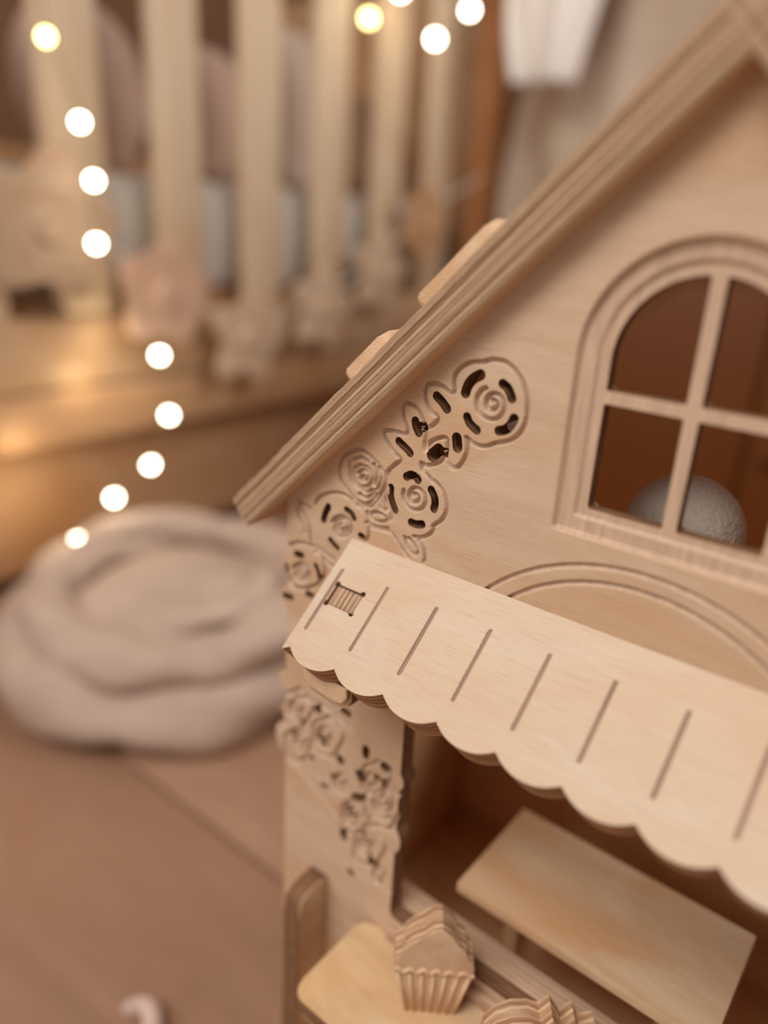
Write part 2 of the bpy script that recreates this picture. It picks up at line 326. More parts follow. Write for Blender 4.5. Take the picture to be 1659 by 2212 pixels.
# traced carving of the front wall: x, z in mm
GROOVES = [
[(-164.25,-76.09),(-162.15,-74.47),(-160.05,-72.09),(-160.2,-70.57),(-161.66,-69.89),(-163.61,-68.91),(-165.73,-66.22),(-166.83,-63.33),(-166.83,-60.26),(-165.49,-58.7),(-163.24,-58.13),(-160.03,-58.33),(-157.23,-59.34),(-155.34,-60.32),(-153.41,-59.6),(-153.79,-57.25),(-154.11,-55.09),(-153.48,-52.78),(-151.95,-50.71),(-149.59,-48.71),(-146.34,-47.32),(-142.23,-46.69),(-139.49,-45.57),(-136.69,-45.15),(-133.46,-45.35),(-130.51,-46.62),(-127.46,-48.9),(-125.14,-51.63),(-123.54,-54.82),(-122.61,-58.15),(-122.19,-62.31),(-122.74,-66.34),(-124.29,-69.56),(-126.74,-72.28),(-129.78,-73.98),(-133.73,-75.49),(-136.49,-77.04),(-139.38,-77.88),(-142.44,-77.61),(-144.72,-76.77),(-146.34,-75.98)],
[(-146.34,-75.98),(-145.51,-78.3),(-145.35,-80.96),(-146.13,-83.87),(-147.8,-87.02),(-149.64,-88.85),(-151.93,-88.81),(-153.96,-86.91),(-154.79,-84.71),(-154.48,-81.87),(-154.62,-79.54),(-155.3,-78.31),(-157.13,-78.32),(-159.8,-79.49),(-162.45,-81.27),(-163.69,-83.15),(-164.7,-85.19),(-165.33,-83.51),(-164.82,-80.19),(-164.79,-77.39),(-165.38,-75.14),(-166.99,-73.1),(-168.09,-71.35),(-169.67,-69.69),(-172.18,-68.4),(-175.84,-68.11),(-176.95,-69.5),(-176.7,-72.65),(-175.75,-75.27),(-174.28,-78.19),(-174.13,-79.98),(-175.54,-80.89),(-179.04,-80.82),(-182.57,-80.95),(-185.59,-81.58),(-186.0,-83.12),(-184.27,-85.67),(-181.51,-88.39),(-178.82,-90.29),(-176.82,-91.28),(-176.87,-92.55),(-179.0,-94.54),(-181.4,-96.82),(-183.04,-99.36),(-183.56,-103.04)],
[(-154.79,-84.71),(-155.42,-86.25),(-157.1,-88.05),(-159.74,-89.9),(-163.43,-91.19),(-166.12,-90.82)],
[(-166.12,-90.82),(-165.65,-93.38),(-163.1,-94.81),(-160.02,-96.92),(-158.95,-96.81),(-155.91,-98.85),(-154.09,-100.84),(-152.72,-103.66),(-152.24,-106.38),(-152.82,-109.42),(-154.56,-112.46),(-157.97,-115.66),(-157.8,-117.46),(-160.05,-120.37),(-163.27,-122.42),(-167.09,-123.29)],
[(-183.5,-103.03),(-183.15,-106.0),(-183.08,-108.98),(-182.24,-112.53),(-180.3,-116.17),(-179.39,-119.35)],
[(-192.96,-124.9),(-190.06,-125.82),(-185.37,-125.59),(-181.71,-125.07),(-178.96,-125.2),(-176.55,-126.99),(-174.12,-129.34),(-171.22,-131.92),(-169.33,-133.25)],
[(-164.84,-124.12),(-163.45,-125.2),(-161.76,-127.32),(-160.83,-130.46),(-161.01,-133.21)],
[(-171.78,-124.94),(-170.41,-128.17),(-167.78,-130.61),(-165.34,-130.86),(-164.76,-129.05),(-167.04,-126.33),(-169.58,-124.83)],
[(-140.09,-55.9),(-141.85,-57.01),(-143.25,-59.44),(-143.58,-62.07),(-142.62,-64.85),(-139.87,-66.53),(-136.46,-66.96),(-133.69,-65.85),(-131.86,-63.49),(-131.7,-60.57),(-133.01,-58.3),(-135.18,-57.26),(-137.59,-57.7),(-139.05,-59.41),(-139.42,-61.48),(-138.57,-63.33),(-136.47,-63.47),(-134.78,-62.06),(-134.78,-60.43),(-136.32,-59.63),(-137.49,-60.21)],
[(-173.89,-104.3),(-174.35,-106.64),(-173.51,-109.01),(-171.17,-110.96),(-168.09,-111.58),(-164.78,-110.27),(-162.91,-107.56),(-162.97,-104.66),(-164.62,-102.58),(-167.22,-101.82),(-169.7,-102.65),(-170.91,-104.62),(-171.16,-106.88),(-170.09,-108.25),(-167.94,-108.29),(-166.27,-106.84),(-166.43,-105.06),(-168.27,-104.46),(-169.46,-105.51)],
[(-207.45,-97.3),(-202.78,-94.33),(-198.16,-92.53),(-193.93,-93.41),(-190.13,-95.48),(-186.34,-97.89),(-184.25,-100.7),(-183.75,-103.92),(-184.79,-107.18),(-186.83,-110.75),(-188.49,-113.69),(-191.55,-117.05),(-194.83,-117.58),(-198.24,-116.57),(-201.24,-114.65),(-205.81,-111.17),(-208.39,-108.7),(-209.54,-105.1),(-209.22,-101.16),(-207.45,-97.3)],
[(-203.97,-99.14),(-203.8,-102.53),(-203.13,-106.21),(-201.07,-108.77),(-197.64,-110.19),(-193.83,-110.53),(-190.66,-108.73)],
[(-202.12,-97.94),(-197.97,-95.84),(-193.73,-96.7)],
[(-201.45,-101.58),(-198.24,-99.47),(-194.5,-99.32),(-192.09,-100.79),(-190.92,-103.12),(-191.76,-105.98),(-193.97,-108.08),(-197.25,-108.55),(-200.18,-107.38),(-201.38,-104.62),(-201.45,-101.58)],
[(-198.98,-103.25),(-196.72,-101.36),(-194.36,-101.54),(-193.35,-102.98),(-194.15,-105.08),(-196.45,-106.04),(-197.47,-104.78),(-195.65,-103.56)],
[(-190.46,-97.41),(-188.92,-100.0),(-188.64,-102.92),(-189.67,-106.2)],
[(-188.12,-98.32),(-186.58,-100.91),(-186.69,-104.67),(-188.3,-108.11)],
[(-197.51,-112.47),(-193.68,-112.99),(-190.98,-111.11),(-190.09,-108.96)],
[(-197.79,-116.05),(-193.5,-116.04),(-190.38,-113.25),(-188.27,-110.0)],
[(-191.38,-119.72),(-187.73,-118.21),(-184.02,-118.39),(-181.55,-119.6),(-183.8,-121.49),(-187.47,-122.11),(-190.33,-121.38),(-191.38,-119.72)],
[(-192.82,-119.35),(-192.36,-123.14),(-188.24,-124.68),(-183.62,-124.16),(-180.89,-123.66)],
[(-187.14,-113.12),(-185.12,-115.63),(-182.28,-115.78),(-183.71,-112.94),(-185.01,-110.64)],
[(-223.6,-124.82),(-221.87,-121.11),(-217.88,-118.08),(-212.61,-115.86),(-206.96,-115.05),(-203.05,-115.82),(-200.39,-117.84),(-196.09,-119.22),(-192.99,-122.12),(-191.82,-126.27),(-191.31,-129.24),(-192.31,-133.41)],
[(-234.42,-125.26),(-229.64,-126.5),(-225.86,-127.26)],
[(-233.94,-125.49),(-232.18,-129.41),(-229.0,-133.3),(-226.92,-136.76),(-226.42,-141.09),(-225.38,-144.52)],
[(-234.82,-129.42),(-233.78,-133.57),(-230.32,-137.78),(-229.78,-140.61)],
[(-225.38,-144.52),(-220.63,-145.64),(-215.92,-147.12),(-211.29,-148.21)],
[(-223.37,-148.41),(-218.64,-149.13),(-213.92,-151.33),(-212.04,-152.21)],
[(-213.12,-130.36),(-211.39,-128.02),(-209.03,-126.35),(-206.46,-125.58),(-204.15,-125.8),(-202.44,-126.91),(-201.6,-128.68),(-201.72,-130.8),(-202.74,-132.89),(-204.46,-134.6),(-206.55,-135.65),(-208.63,-135.89),(-210.35,-135.32),(-211.41,-134.07),(-211.67,-132.4),(-211.14,-130.63),(-209.95,-129.08),(-208.37,-128.0),(-206.68,-127.53),(-205.19,-127.71),(-204.13,-128.47),(-203.65,-129.62),(-203.78,-130.95),(-204.46,-132.22),(-205.53,-133.21),(-206.77,-133.78),(-207.97,-133.86),(-208.9,-133.48),(-209.43,-132.75),(-209.51,-131.83),(-209.17,-130.9),(-208.51,-130.14),(-207.71,-129.65),(-206.9,-129.5),(-206.25,-129.65),(-205.84,-130.04),(-205.72,-130.56),(-205.86,-131.1),(-206.18,-131.54),(-206.6,-131.82)],
[(-237.54,-161.88),(-235.97,-159.72),(-233.86,-158.05),(-231.56,-157.11),(-229.4,-156.97),(-227.69,-157.62),(-226.65,-158.92),(-226.38,-160.65),(-226.9,-162.56),(-228.09,-164.35),(-229.76,-165.78),(-231.64,-166.65),(-233.43,-166.85),(-234.88,-166.38),(-235.79,-165.36),(-236.05,-163.97),(-235.66,-162.44),(-234.73,-161.0),(-233.43,-159.87),(-231.98,-159.19),(-230.61,-159.02),(-229.5,-159.35),(-228.8,-160.09),(-228.58,-161.1),(-228.83,-162.21),(-229.48,-163.26),(-230.4,-164.08),(-231.42,-164.59),(-232.39,-164.72),(-233.17,-164.5),(-233.64,-164.0),(-233.78,-163.32),(-233.6,-162.59),(-233.17,-161.93),(-232.59,-161.43),(-231.98,-161.15),(-231.43,-161.11),(-231.02,-161.26),(-230.81,-161.56),(-230.79,-161.92)],
[(-242.36,-153.76),(-239.4,-149.7),(-234.49,-147.08),(-228.69,-146.12),(-222.94,-147.13),(-218.62,-149.88),(-216.61,-153.75),(-216.92,-158.43),(-220.05,-163.78),(-225.7,-168.15),(-231.55,-170.73),(-237.57,-171.6),(-241.68,-169.03),(-243.67,-164.89),(-244.24,-159.1),(-242.36,-153.76)],
[(-209.72,-252.73),(-211.84,-254.74),(-214.11,-255.91),(-216.21,-256.11),(-217.9,-255.35),(-218.97,-253.76),(-219.31,-251.59),(-218.91,-249.13),(-217.87,-246.72),(-216.34,-244.65),(-214.56,-243.17),(-212.74,-242.4),(-211.12,-242.42),(-209.88,-243.16),(-209.14,-244.49),(-208.97,-246.24),(-209.35,-248.16),(-210.22,-250.0),(-211.44,-251.55),(-212.84,-252.64),(-214.24,-253.14),(-215.45,-253.03),(-216.34,-252.36),(-216.81,-251.25),(-216.84,-249.88),(-216.45,-248.45),(-215.73,-247.13),(-214.8,-246.09),(-213.79,-245.43),(-212.84,-245.21),(-212.06,-245.4),(-211.54,-245.94),(-211.31,-246.73),(-211.37,-247.64),(-211.69,-248.54),(-212.19,-249.32),(-212.78,-249.88),(-213.38,-250.18),(-213.9,-250.21),(-214.28,-250.01)],
[(-189.22,-291.14),(-191.1,-293.19),(-193.11,-294.42),(-195.0,-294.72),(-196.53,-294.08),(-197.52,-292.61),(-197.87,-290.54),(-197.55,-288.16),(-196.66,-285.79),(-195.33,-283.72),(-193.75,-282.19),(-192.13,-281.36),(-190.67,-281.29),(-189.53,-281.94),(-188.84,-283.19),(-188.66,-284.86),(-188.97,-286.72),(-189.72,-288.54),(-190.79,-290.1),(-192.03,-291.21),(-193.28,-291.77),(-194.37,-291.72),(-195.19,-291.13),(-195.63,-290.09),(-195.68,-288.78),(-195.36,-287.38),(-194.73,-286.07),(-193.91,-285.02),(-193.02,-284.34),(-192.17,-284.07),(-191.46,-284.21),(-190.98,-284.7),(-190.76,-285.45),(-190.8,-286.33),(-191.07,-287.22),(-191.5,-287.99),(-192.03,-288.56),(-192.56,-288.88),(-193.03,-288.94),(-193.37,-288.76)],
[(-168.66,-272.66),(-171.07,-275.31),(-173.69,-276.88),(-176.18,-277.22),(-178.21,-276.31),(-179.55,-274.31),(-180.05,-271.54),(-179.69,-268.39),(-178.56,-265.27),(-176.86,-262.58),(-174.82,-260.63),(-172.71,-259.6),(-170.8,-259.56),(-169.3,-260.46),(-168.37,-262.14),(-168.09,-264.36),(-168.45,-266.81),(-169.39,-269.19),(-170.75,-271.22),(-172.35,-272.65),(-173.98,-273.34),(-175.42,-273.24),(-176.5,-272.42),(-177.11,-271.02),(-177.2,-269.27),(-176.81,-267.43),(-176.02,-265.72),(-174.97,-264.36),(-173.81,-263.49),(-172.7,-263.17),(-171.77,-263.38),(-171.13,-264.06),(-170.82,-265.06),(-170.85,-266.22),(-171.18,-267.38),(-171.74,-268.39),(-172.41,-269.13),(-173.1,-269.54),(-173.71,-269.59),(-174.17,-269.34)],
[(-178.93,-303.27),(-180.91,-305.54),(-183.04,-306.93),(-185.05,-307.29),(-186.69,-306.62),(-187.76,-305.03),(-188.14,-302.78),(-187.83,-300.17),(-186.9,-297.56),(-185.5,-295.28),(-183.84,-293.59),(-182.12,-292.65),(-180.57,-292.55),(-179.36,-293.23),(-178.61,-294.58),(-178.4,-296.4),(-178.72,-298.44),(-179.49,-300.44),(-180.62,-302.16),(-181.93,-303.4),(-183.25,-304.03),(-184.41,-304.0),(-185.28,-303.36),(-185.77,-302.24),(-185.83,-300.81),(-185.5,-299.27),(-184.85,-297.84),(-183.99,-296.68),(-183.04,-295.91),(-182.14,-295.6),(-181.39,-295.74),(-180.87,-296.27),(-180.63,-297.09),(-180.66,-298.05),(-180.94,-299.02),(-181.4,-299.87),(-181.95,-300.51),(-182.51,-300.86),(-183.01,-300.93),(-183.37,-300.75)],
[(-229.6,-245.71),(-231.88,-247.73),(-234.28,-248.89),(-236.5,-249.07),(-238.27,-248.28),(-239.36,-246.65),(-239.67,-244.44),(-239.21,-241.95),(-238.06,-239.51),(-236.42,-237.43),(-234.51,-235.94),(-232.59,-235.18),(-230.88,-235.21),(-229.59,-235.98),(-228.84,-237.34),(-228.69,-239.12),(-229.13,-241.06),(-230.08,-242.93),(-231.4,-244.49),(-232.89,-245.57),(-234.37,-246.07),(-235.64,-245.94),(-236.57,-245.25),(-237.04,-244.13),(-237.04,-242.74),(-236.61,-241.28),(-235.82,-239.95),(-234.82,-238.91),(-233.75,-238.25),(-232.75,-238.03),(-231.93,-238.23),(-231.39,-238.78),(-231.17,-239.59),(-231.25,-240.51),(-231.6,-241.43),(-232.14,-242.21),(-232.78,-242.78),(-233.41,-243.08),(-233.96,-243.1),(-234.35,-242.89)],
[(-178.73,-263.47),(-180.48,-265.3),(-182.37,-266.38),(-184.15,-266.59),(-185.6,-265.93),(-186.55,-264.52),(-186.9,-262.57),(-186.62,-260.36),(-185.8,-258.18),(-184.56,-256.29),(-183.09,-254.93),(-181.56,-254.21),(-180.18,-254.2),(-179.11,-254.85),(-178.44,-256.04),(-178.25,-257.61),(-178.53,-259.34),(-179.23,-261.02),(-180.22,-262.43),(-181.38,-263.42),(-182.56,-263.89),(-183.59,-263.81),(-184.36,-263.22),(-184.79,-262.23),(-184.85,-261.0),(-184.56,-259.71),(-183.98,-258.51),(-183.22,-257.57),(-182.38,-256.96),(-181.58,-256.74),(-180.91,-256.9),(-180.45,-257.38),(-180.23,-258.09),(-180.26,-258.91),(-180.51,-259.73),(-180.91,-260.43),(-181.41,-260.95),(-181.91,-261.23),(-182.34,-261.26),(-182.67,-261.08)],
[(-226.4,-263.66),(-228.34,-265.47),(-230.38,-266.53),(-232.27,-266.73),(-233.76,-266.08),(-234.7,-264.7),(-234.97,-262.79),(-234.59,-260.61),(-233.62,-258.47),(-232.23,-256.61),(-230.61,-255.27),(-228.98,-254.57),(-227.52,-254.55),(-226.42,-255.19),(-225.77,-256.36),(-225.64,-257.9),(-226.02,-259.61),(-226.82,-261.25),(-227.94,-262.65),(-229.2,-263.62),(-230.46,-264.08),(-231.54,-264.0),(-232.33,-263.42),(-232.74,-262.45),(-232.75,-261.25),(-232.38,-259.97),(-231.72,-258.8),(-230.87,-257.86),(-229.96,-257.27),(-229.11,-257.05),(-228.41,-257.2),(-227.95,-257.68),(-227.75,-258.37),(-227.82,-259.18),(-228.12,-259.99),(-228.57,-260.68),(-229.12,-261.19),(-229.65,-261.46),(-230.12,-261.49),(-230.45,-261.32)],
[(-169.69,-316.4),(-171.18,-318.19),(-172.78,-319.29),(-174.29,-319.6),(-175.53,-319.11),(-176.35,-317.89),(-176.66,-316.15),(-176.44,-314.12),(-175.76,-312.08),(-174.72,-310.29),(-173.48,-308.94),(-172.19,-308.18),(-171.01,-308.07),(-170.08,-308.58),(-169.51,-309.62),(-169.34,-311.04),(-169.56,-312.63),(-170.14,-314.2),(-170.98,-315.56),(-171.96,-316.54),(-172.95,-317.05),(-173.83,-317.04),(-174.49,-316.56),(-174.87,-315.7),(-174.93,-314.59),(-174.69,-313.39),(-174.21,-312.26),(-173.57,-311.35),(-172.86,-310.74),(-172.18,-310.48),(-171.61,-310.58),(-171.21,-310.98),(-171.02,-311.61),(-171.04,-312.36),(-171.24,-313.12),(-171.58,-313.79),(-172.0,-314.29),(-172.42,-314.58),(-172.79,-314.64),(-173.07,-314.5)],
[(-198.2,-274.52),(-199.96,-276.32),(-201.83,-277.39),(-203.58,-277.62),(-204.99,-277.0),(-205.9,-275.66),(-206.2,-273.79),(-205.9,-271.66),(-205.05,-269.54),(-203.8,-267.71),(-202.33,-266.36),(-200.82,-265.65),(-199.47,-265.61),(-198.42,-266.22),(-197.79,-267.36),(-197.63,-268.87),(-197.94,-270.54),(-198.65,-272.17),(-199.65,-273.55),(-200.81,-274.52),(-201.97,-274.99),(-202.98,-274.93),(-203.73,-274.38),(-204.13,-273.43),(-204.17,-272.25),(-203.86,-271.0),(-203.27,-269.84),(-202.5,-268.91),(-201.67,-268.31),(-200.88,-268.08),(-200.23,-268.23),(-199.79,-268.68),(-199.59,-269.36),(-199.63,-270.15),(-199.89,-270.95),(-200.3,-271.63),(-200.79,-272.14),(-201.28,-272.41),(-201.71,-272.45),(-202.03,-272.29)],
[(-200.73,-242.31),(-201.54,-245.86),(-203.27,-249.18),(-204.6,-252.32),(-206.01,-255.91),(-208.47,-258.97),(-211.44,-260.11),(-214.05,-260.19),(-216.68,-260.88),(-219.62,-261.44),(-221.67,-259.91),(-221.99,-256.6),(-221.79,-253.37),(-222.15,-250.46),(-222.03,-246.98),(-220.17,-243.46),(-217.33,-241.0),(-214.78,-239.01),(-212.32,-236.5),(-209.44,-234.57),(-206.88,-234.91),(-205.26,-236.82),(-203.76,-238.42),(-201.83,-239.79),(-200.73,-242.31)],
[(-223.19,-259.41),(-223.97,-262.49),(-225.54,-265.39),(-226.76,-268.11),(-228.06,-271.23),(-230.26,-273.9),(-232.88,-274.93),(-235.15,-275.05),(-237.45,-275.68),(-240.02,-276.22),(-241.77,-274.95),(-242.0,-272.12),(-241.77,-269.35),(-242.04,-266.86),(-241.88,-263.87),(-240.21,-260.81),(-237.69,-258.64),(-235.44,-256.87),(-233.24,-254.64),(-230.69,-252.91),(-228.46,-253.14),(-227.07,-254.76),(-225.78,-256.11),(-224.11,-257.25),(-223.19,-259.4)],
[(-181.36,-281.02),(-182.02,-284.42),(-183.49,-287.64),(-184.61,-290.67),(-185.8,-294.13),(-187.92,-297.13),(-190.52,-298.36),(-192.81,-298.57),(-195.12,-299.35),(-197.7,-300.02),(-199.53,-298.69),(-199.87,-295.59),(-199.75,-292.54),(-200.12,-289.82),(-200.08,-286.54),(-198.5,-283.12),(-196.05,-280.66),(-193.84,-278.64),(-191.7,-276.14),(-189.19,-274.16),(-186.93,-274.34),(-185.46,-276.06),(-184.1,-277.5),(-182.38,-278.69),(-181.36,-281.02)],
[(-162.23,-261.97),(-162.95,-266.14),(-164.68,-270.08),(-165.99,-273.79),(-167.37,-278.04),(-169.91,-281.72),(-173.09,-283.17),(-175.91,-283.37),(-178.74,-284.28),(-181.93,-285.05),(-184.22,-283.33),(-184.7,-279.45),(-184.6,-275.65),(-185.11,-272.25),(-185.12,-268.16),(-183.23,-263.96),(-180.24,-261.0),(-177.56,-258.59),(-174.99,-255.57),(-171.95,-253.23),(-169.17,-253.54),(-167.35,-255.72),(-165.65,-257.53),(-163.52,-259.06),(-162.23,-261.97)],
[(-170.51,-293.39),(-171.19,-297.19),(-172.75,-300.82),(-173.93,-304.22),(-175.18,-308.1),(-177.45,-311.51),(-180.26,-312.94),(-182.76,-313.22),(-185.26,-314.15),(-188.06,-314.97),(-190.07,-313.52),(-190.47,-310.06),(-190.37,-306.64),(-190.8,-303.61),(-190.79,-299.93),(-189.1,-296.08),(-186.45,-293.28),(-184.07,-291.0),(-181.78,-288.16),(-179.08,-285.91),(-176.62,-286.07),(-175.01,-287.96),(-173.52,-289.53),(-171.64,-290.82),(-170.51,-293.39)],
[(-222.13,-235.72),(-223.02,-239.16),(-224.83,-242.37),(-226.23,-245.4),(-227.72,-248.86),(-230.26,-251.8),(-233.27,-252.88),(-235.9,-252.93),(-238.56,-253.57),(-241.53,-254.09),(-243.56,-252.58),(-243.82,-249.37),(-243.55,-246.24),(-243.86,-243.42),(-243.67,-240.04),(-241.73,-236.64),(-238.82,-234.29),(-236.22,-232.39),(-233.69,-229.97),(-230.75,-228.12),(-228.18,-228.47),(-226.59,-230.35),(-225.1,-231.92),(-223.19,-233.26),(-222.13,-235.72)],
[(-170.18,-251.37),(-170.76,-254.5),(-172.12,-257.43),(-173.14,-260.2),(-174.21,-263.35),(-176.17,-266.05),(-178.6,-267.07),(-180.75,-267.17),(-182.9,-267.79),(-185.31,-268.3),(-187.04,-266.99),(-187.39,-264.11),(-187.31,-261.29),(-187.69,-258.75),(-187.69,-255.7),(-186.25,-252.6),(-183.97,-250.42),(-181.92,-248.65),(-179.94,-246.41),(-177.61,-244.67),(-175.48,-244.94),(-174.09,-246.6),(-172.79,-247.99),(-171.16,-249.17),(-170.18,-251.37)],
[(-238.68,-235.17),(-217.3,-230.56),(-195.4,-234.82)],
[(-238.12,-276.6),(-218.92,-284.17),(-198.61,-296.45)]]
HOLES = [
([(-142.72,-51.39),(-145.66,-53.31),(-147.68,-56.2),(-148.44,-59.09)],1.69),
([(-133.19,-53.07),(-131.11,-54.23),(-129.67,-56.1),(-128.87,-57.62)],1.49),
([(-132.62,-70.41),(-129.97,-69.3),(-128.03,-67.07),(-127.02,-64.63)],1.54),
([(-146.8,-67.91),(-145.49,-69.9),(-143.61,-71.21),(-142.0,-72.01)],1.44),
([(-161.11,-62.68),(-159.02,-64.01),(-157.14,-65.56),(-156.04,-66.61)],1.57),
([(-170.37,-74.38),(-169.8,-76.45),(-168.41,-78.56)],1.56),
([(-177.92,-84.27),(-175.67,-85.5),(-173.33,-86.74),(-171.9,-87.86)],1.44),
([(-150.45,-76.99),(-149.73,-80.4)],1.81),
([(-158.24,-83.51),(-161.02,-86.36)],2.13),
([(-167.48,-75.57),(-166.67,-76.6)],1.21),
([(-156.61,-83.54),(-156.04,-84.6)],1.44),
([(-172.87,-98.2),(-170.41,-96.86),(-167.83,-97.29),(-167.04,-98.1)],1.48),
([(-180.46,-104.85),(-180.3,-108.24),(-178.97,-111.63),(-177.44,-114.15)],1.37),
([(-160.23,-100.62),(-158.43,-103.08),(-157.88,-105.8),(-158.18,-108.23)],1.44),
([(-168.82,-117.2),(-165.87,-117.27),(-163.37,-116.53)],1.44),
([(-215.22,-123.2),(-217.02,-126.93),(-217.9,-130.43)],1.43),
([(-204.49,-121.42),(-201.42,-122.47),(-199.7,-124.41)],1.16),
([(-195.82,-131.32),(-194.32,-131.57)],1.15),
([(-213.48,-138.94),(-211.16,-140.41),(-208.86,-141.51)],1.14),
([(-234.87,-153.09),(-231.44,-152.75)],1.48),
([(-241.77,-161.46),(-240.96,-165.17),(-239.13,-168.94)],1.17),
([(-222.23,-154.88),(-220.24,-157.66),(-219.43,-160.85)],1.1),
([(-242.61,-178.31),(-237.98,-177.84)],1.38),
([(-227.08,-171.82),(-224.15,-171.54)],1.32),
([(-218.51,-234.45),(-217.65,-234.13)],2.05),
([(-201.84,-226.49),(-197.98,-227.04)],1.65),
([(-229.49,-247.17),(-228.58,-247.23)],1.24),
([(-236.42,-256.57),(-235.46,-257.69)],1.5),
([(-215.94,-250.67),(-214.41,-252.47)],1.54),
([(-185.87,-241.79),(-185.92,-245.33)],1.83),
([(-202.12,-256.8),(-201.55,-257.0)],2.04),
([(-222.03,-266.17),(-221.13,-265.95)],1.14),
([(-174.34,-245.57),(-172.28,-245.65)],2.09),
([(-189.74,-258.6),(-187.66,-261.55)],1.78),
([(-178.43,-254.43),(-173.87,-256.09)],1.63),
([(-207.03,-269.52),(-205.81,-270.97)],1.11),
([(-213.76,-279.39),(-210.2,-278.95)],1.02),
([(-191.37,-274.52),(-187.05,-272.2)],1.94),
([(-196.56,-283.88),(-192.38,-287.31)],1.32),
([(-197.7,-302.38),(-197.35,-303.56)],2.15),
([(-185.7,-295.69),(-182.88,-296.06)],0.99),
([(-177.97,-307.79),(-177.3,-309.58)],2.41),
([(-191.92,-324.35),(-191.01,-324.88)],1.5),
([(-173.97,-318.01),(-172.54,-318.69)],0.88)]
BULGES = [(-234.93,-160.92,8.99),(-238.81,-178.01,6.6),(-239.81,-227.13,6.8),(-237.24,-263.9,11.56),(-239.56,-247.21,5.6),(-168.84,-249.77,6.48),(-172.61,-285.82,11.02),(-169.76,-309.64,5.22),(-170.33,-268.35,4.48),(-167.59,-319.01,3.48)]

# ================================================================== the room
M_floor = wood('floor_plank', (168,130,106), (150,113,90), (156,116,92), seed=12, sc=.35, streak=.5, rough=.5)
M_joint = plain('floor_joint', (96, 66, 48), .8)
floor = box('floor', -3.2, 1.6, -1.4, 3.6, -.03, -.004, M_joint, bev=0); tag(floor, kind='structure')
pw = .24; y0 = .126-6*pw
for i in range(19):
    a = y0+i*pw; cut = [-3.2, -1.9+.5*((i*7) % 3), .4+.35*((i*5) % 3), 1.6]
    for x0, x1 in zip(cut[:-1], cut[1:]):
        box('plank', -(x1-x0)/2+.0008, (x1-x0)/2-.0008, -pw/2+.0019, pw/2-.0019, -.02, 0, M_floor, floor, bev=.0018, loc=((x0+x1)/2, a+pw/2, .0))
M_wall = plain('wall_paint', (142, 104, 78), .9, (132, 96, 72), 3, .1)
tag(box('wall_left', -2.35, -2.3, -1.4, 3.6, 0, 2.5, M_wall, bev=0), kind='structure')
tag(box('wall_back', -2.3, 1.6, 3.55, 3.6, 0, 2.5, M_wall, bev=0), kind='structure')
tag(box('baseboard_left', -2.3, -2.285, -1.4, 3.55, 0, .09, M_floor, bev=.003), kind='structure')
tag(box('baseboard_back', -2.285, 1.6, 3.535, 3.55, 0, .09, M_floor, bev=.003), kind='structure')

# ================================================================== toy house
mm = .001
CZ = CAMZ
house = empty('toy_house', (-.067, .1, 0), 0, 'big birch plywood toy house with carved roses, arched window and scalloped awning', 'toy house')
hl = Vector(house.location)
def hloc(x, y, z): return tuple(Vector((x, y, z))-hl)
XC = -.0672                                   # middle of the house
TAN = .979; CO = 1/math.hypot(1, TAN)
def rake(x): return .979*x+.1128*1.0           # underside of the roof at the facade, z relative to the camera height
JB = 0
# --- facade
xs = axis_grid([-.252, (-.112, .00032), (-.02, .0006), (.112, .004)])
ys = axis_grid([-.562, (-.40, .006), (-.16, .0007), (-.03, .00032), (.012, .0006), (.10, .003)])
fg = Field(xs, ys); fh = Field(xs, ys)
for L in GROOVES: fg.line(smooth_open([(a*mm, b*mm) for a, b in L], 4))
for L, r in HOLES: fh.line(smooth_open([(a*mm, b*mm) for a, b in L], 4) if len(L) > 2 else [(a*mm, b*mm) for a, b in L], r*mm*1.24)
X, Y = fg.X, fg.Y
rough = wave(X, Y, 3, 2600)
# house outline
apex = .979*XC+RB
roofline = np.where(X < XC, Y-(.979*X+RB), Y-(.979*(2*XC-X)+RB))*CO
S = np.maximum(roofline, np.maximum(-.2412-X, X-(2*XC+.2412)))
for bx, by, br in BULGES:
    if bx < -.2*1000 : S = np.minimum(S, np.hypot(X-bx*mm, Y-by*mm)-br*mm)
S = np.maximum(S, -.5595-Y)
op = sbox(X, Y, -.1645, 2*XC+.1645, -.335, -.205, .004)   # shop opening
op = np.where(Y < -.215, op, op)
for bx, by, br in BULGES:
    if bx > -190: op = np.maximum(op, -(np.hypot(X-bx*mm, Y-by*mm)-br*mm))
S = np.maximum(S, -op)
Hs = fh.D + rough*.00006
S = np.maximum(S, -Hs)
# window: arch, two steps, four panes
wx = XC
def arch(half, bot, zc, rr=.002):
    b = sbox(X, Y, wx-half, wx+half, bot, zc+.001, rr*.6); c = np.hypot(X-wx, Y-zc)-half
    return np.where(Y > zc, c, np.where(Y > zc-.01, np.abs(X-wx)-half, b))
ZA = -.0392
w_out = arch(.0392, -.1008, ZA); w_mid = arch(.0330, -.0948, ZA); w_in = arch(.0290, -.0915, ZA)
bar = .0023
r1 = .0016
vb = np.abs(X-wx)-bar; hb = np.abs(Y-(-.0517))-.0022
pane = np.maximum(np.maximum(w_in, -vb), -hb)
# soften the pane corners a little
S = np.maximum(S, -(pane+wave(X, Y, 9, 900)*.00004))
Hh = np.zeros_like(X)
def stepdown(Hh, d, depth, soft=.00025): return Hh-depth*np.clip(.5-d/soft/2, 0, 1)
Hh = stepdown(Hh, w_out, .0024, .0005); Hh = stepdown(Hh, w_mid, .0012, .0005)
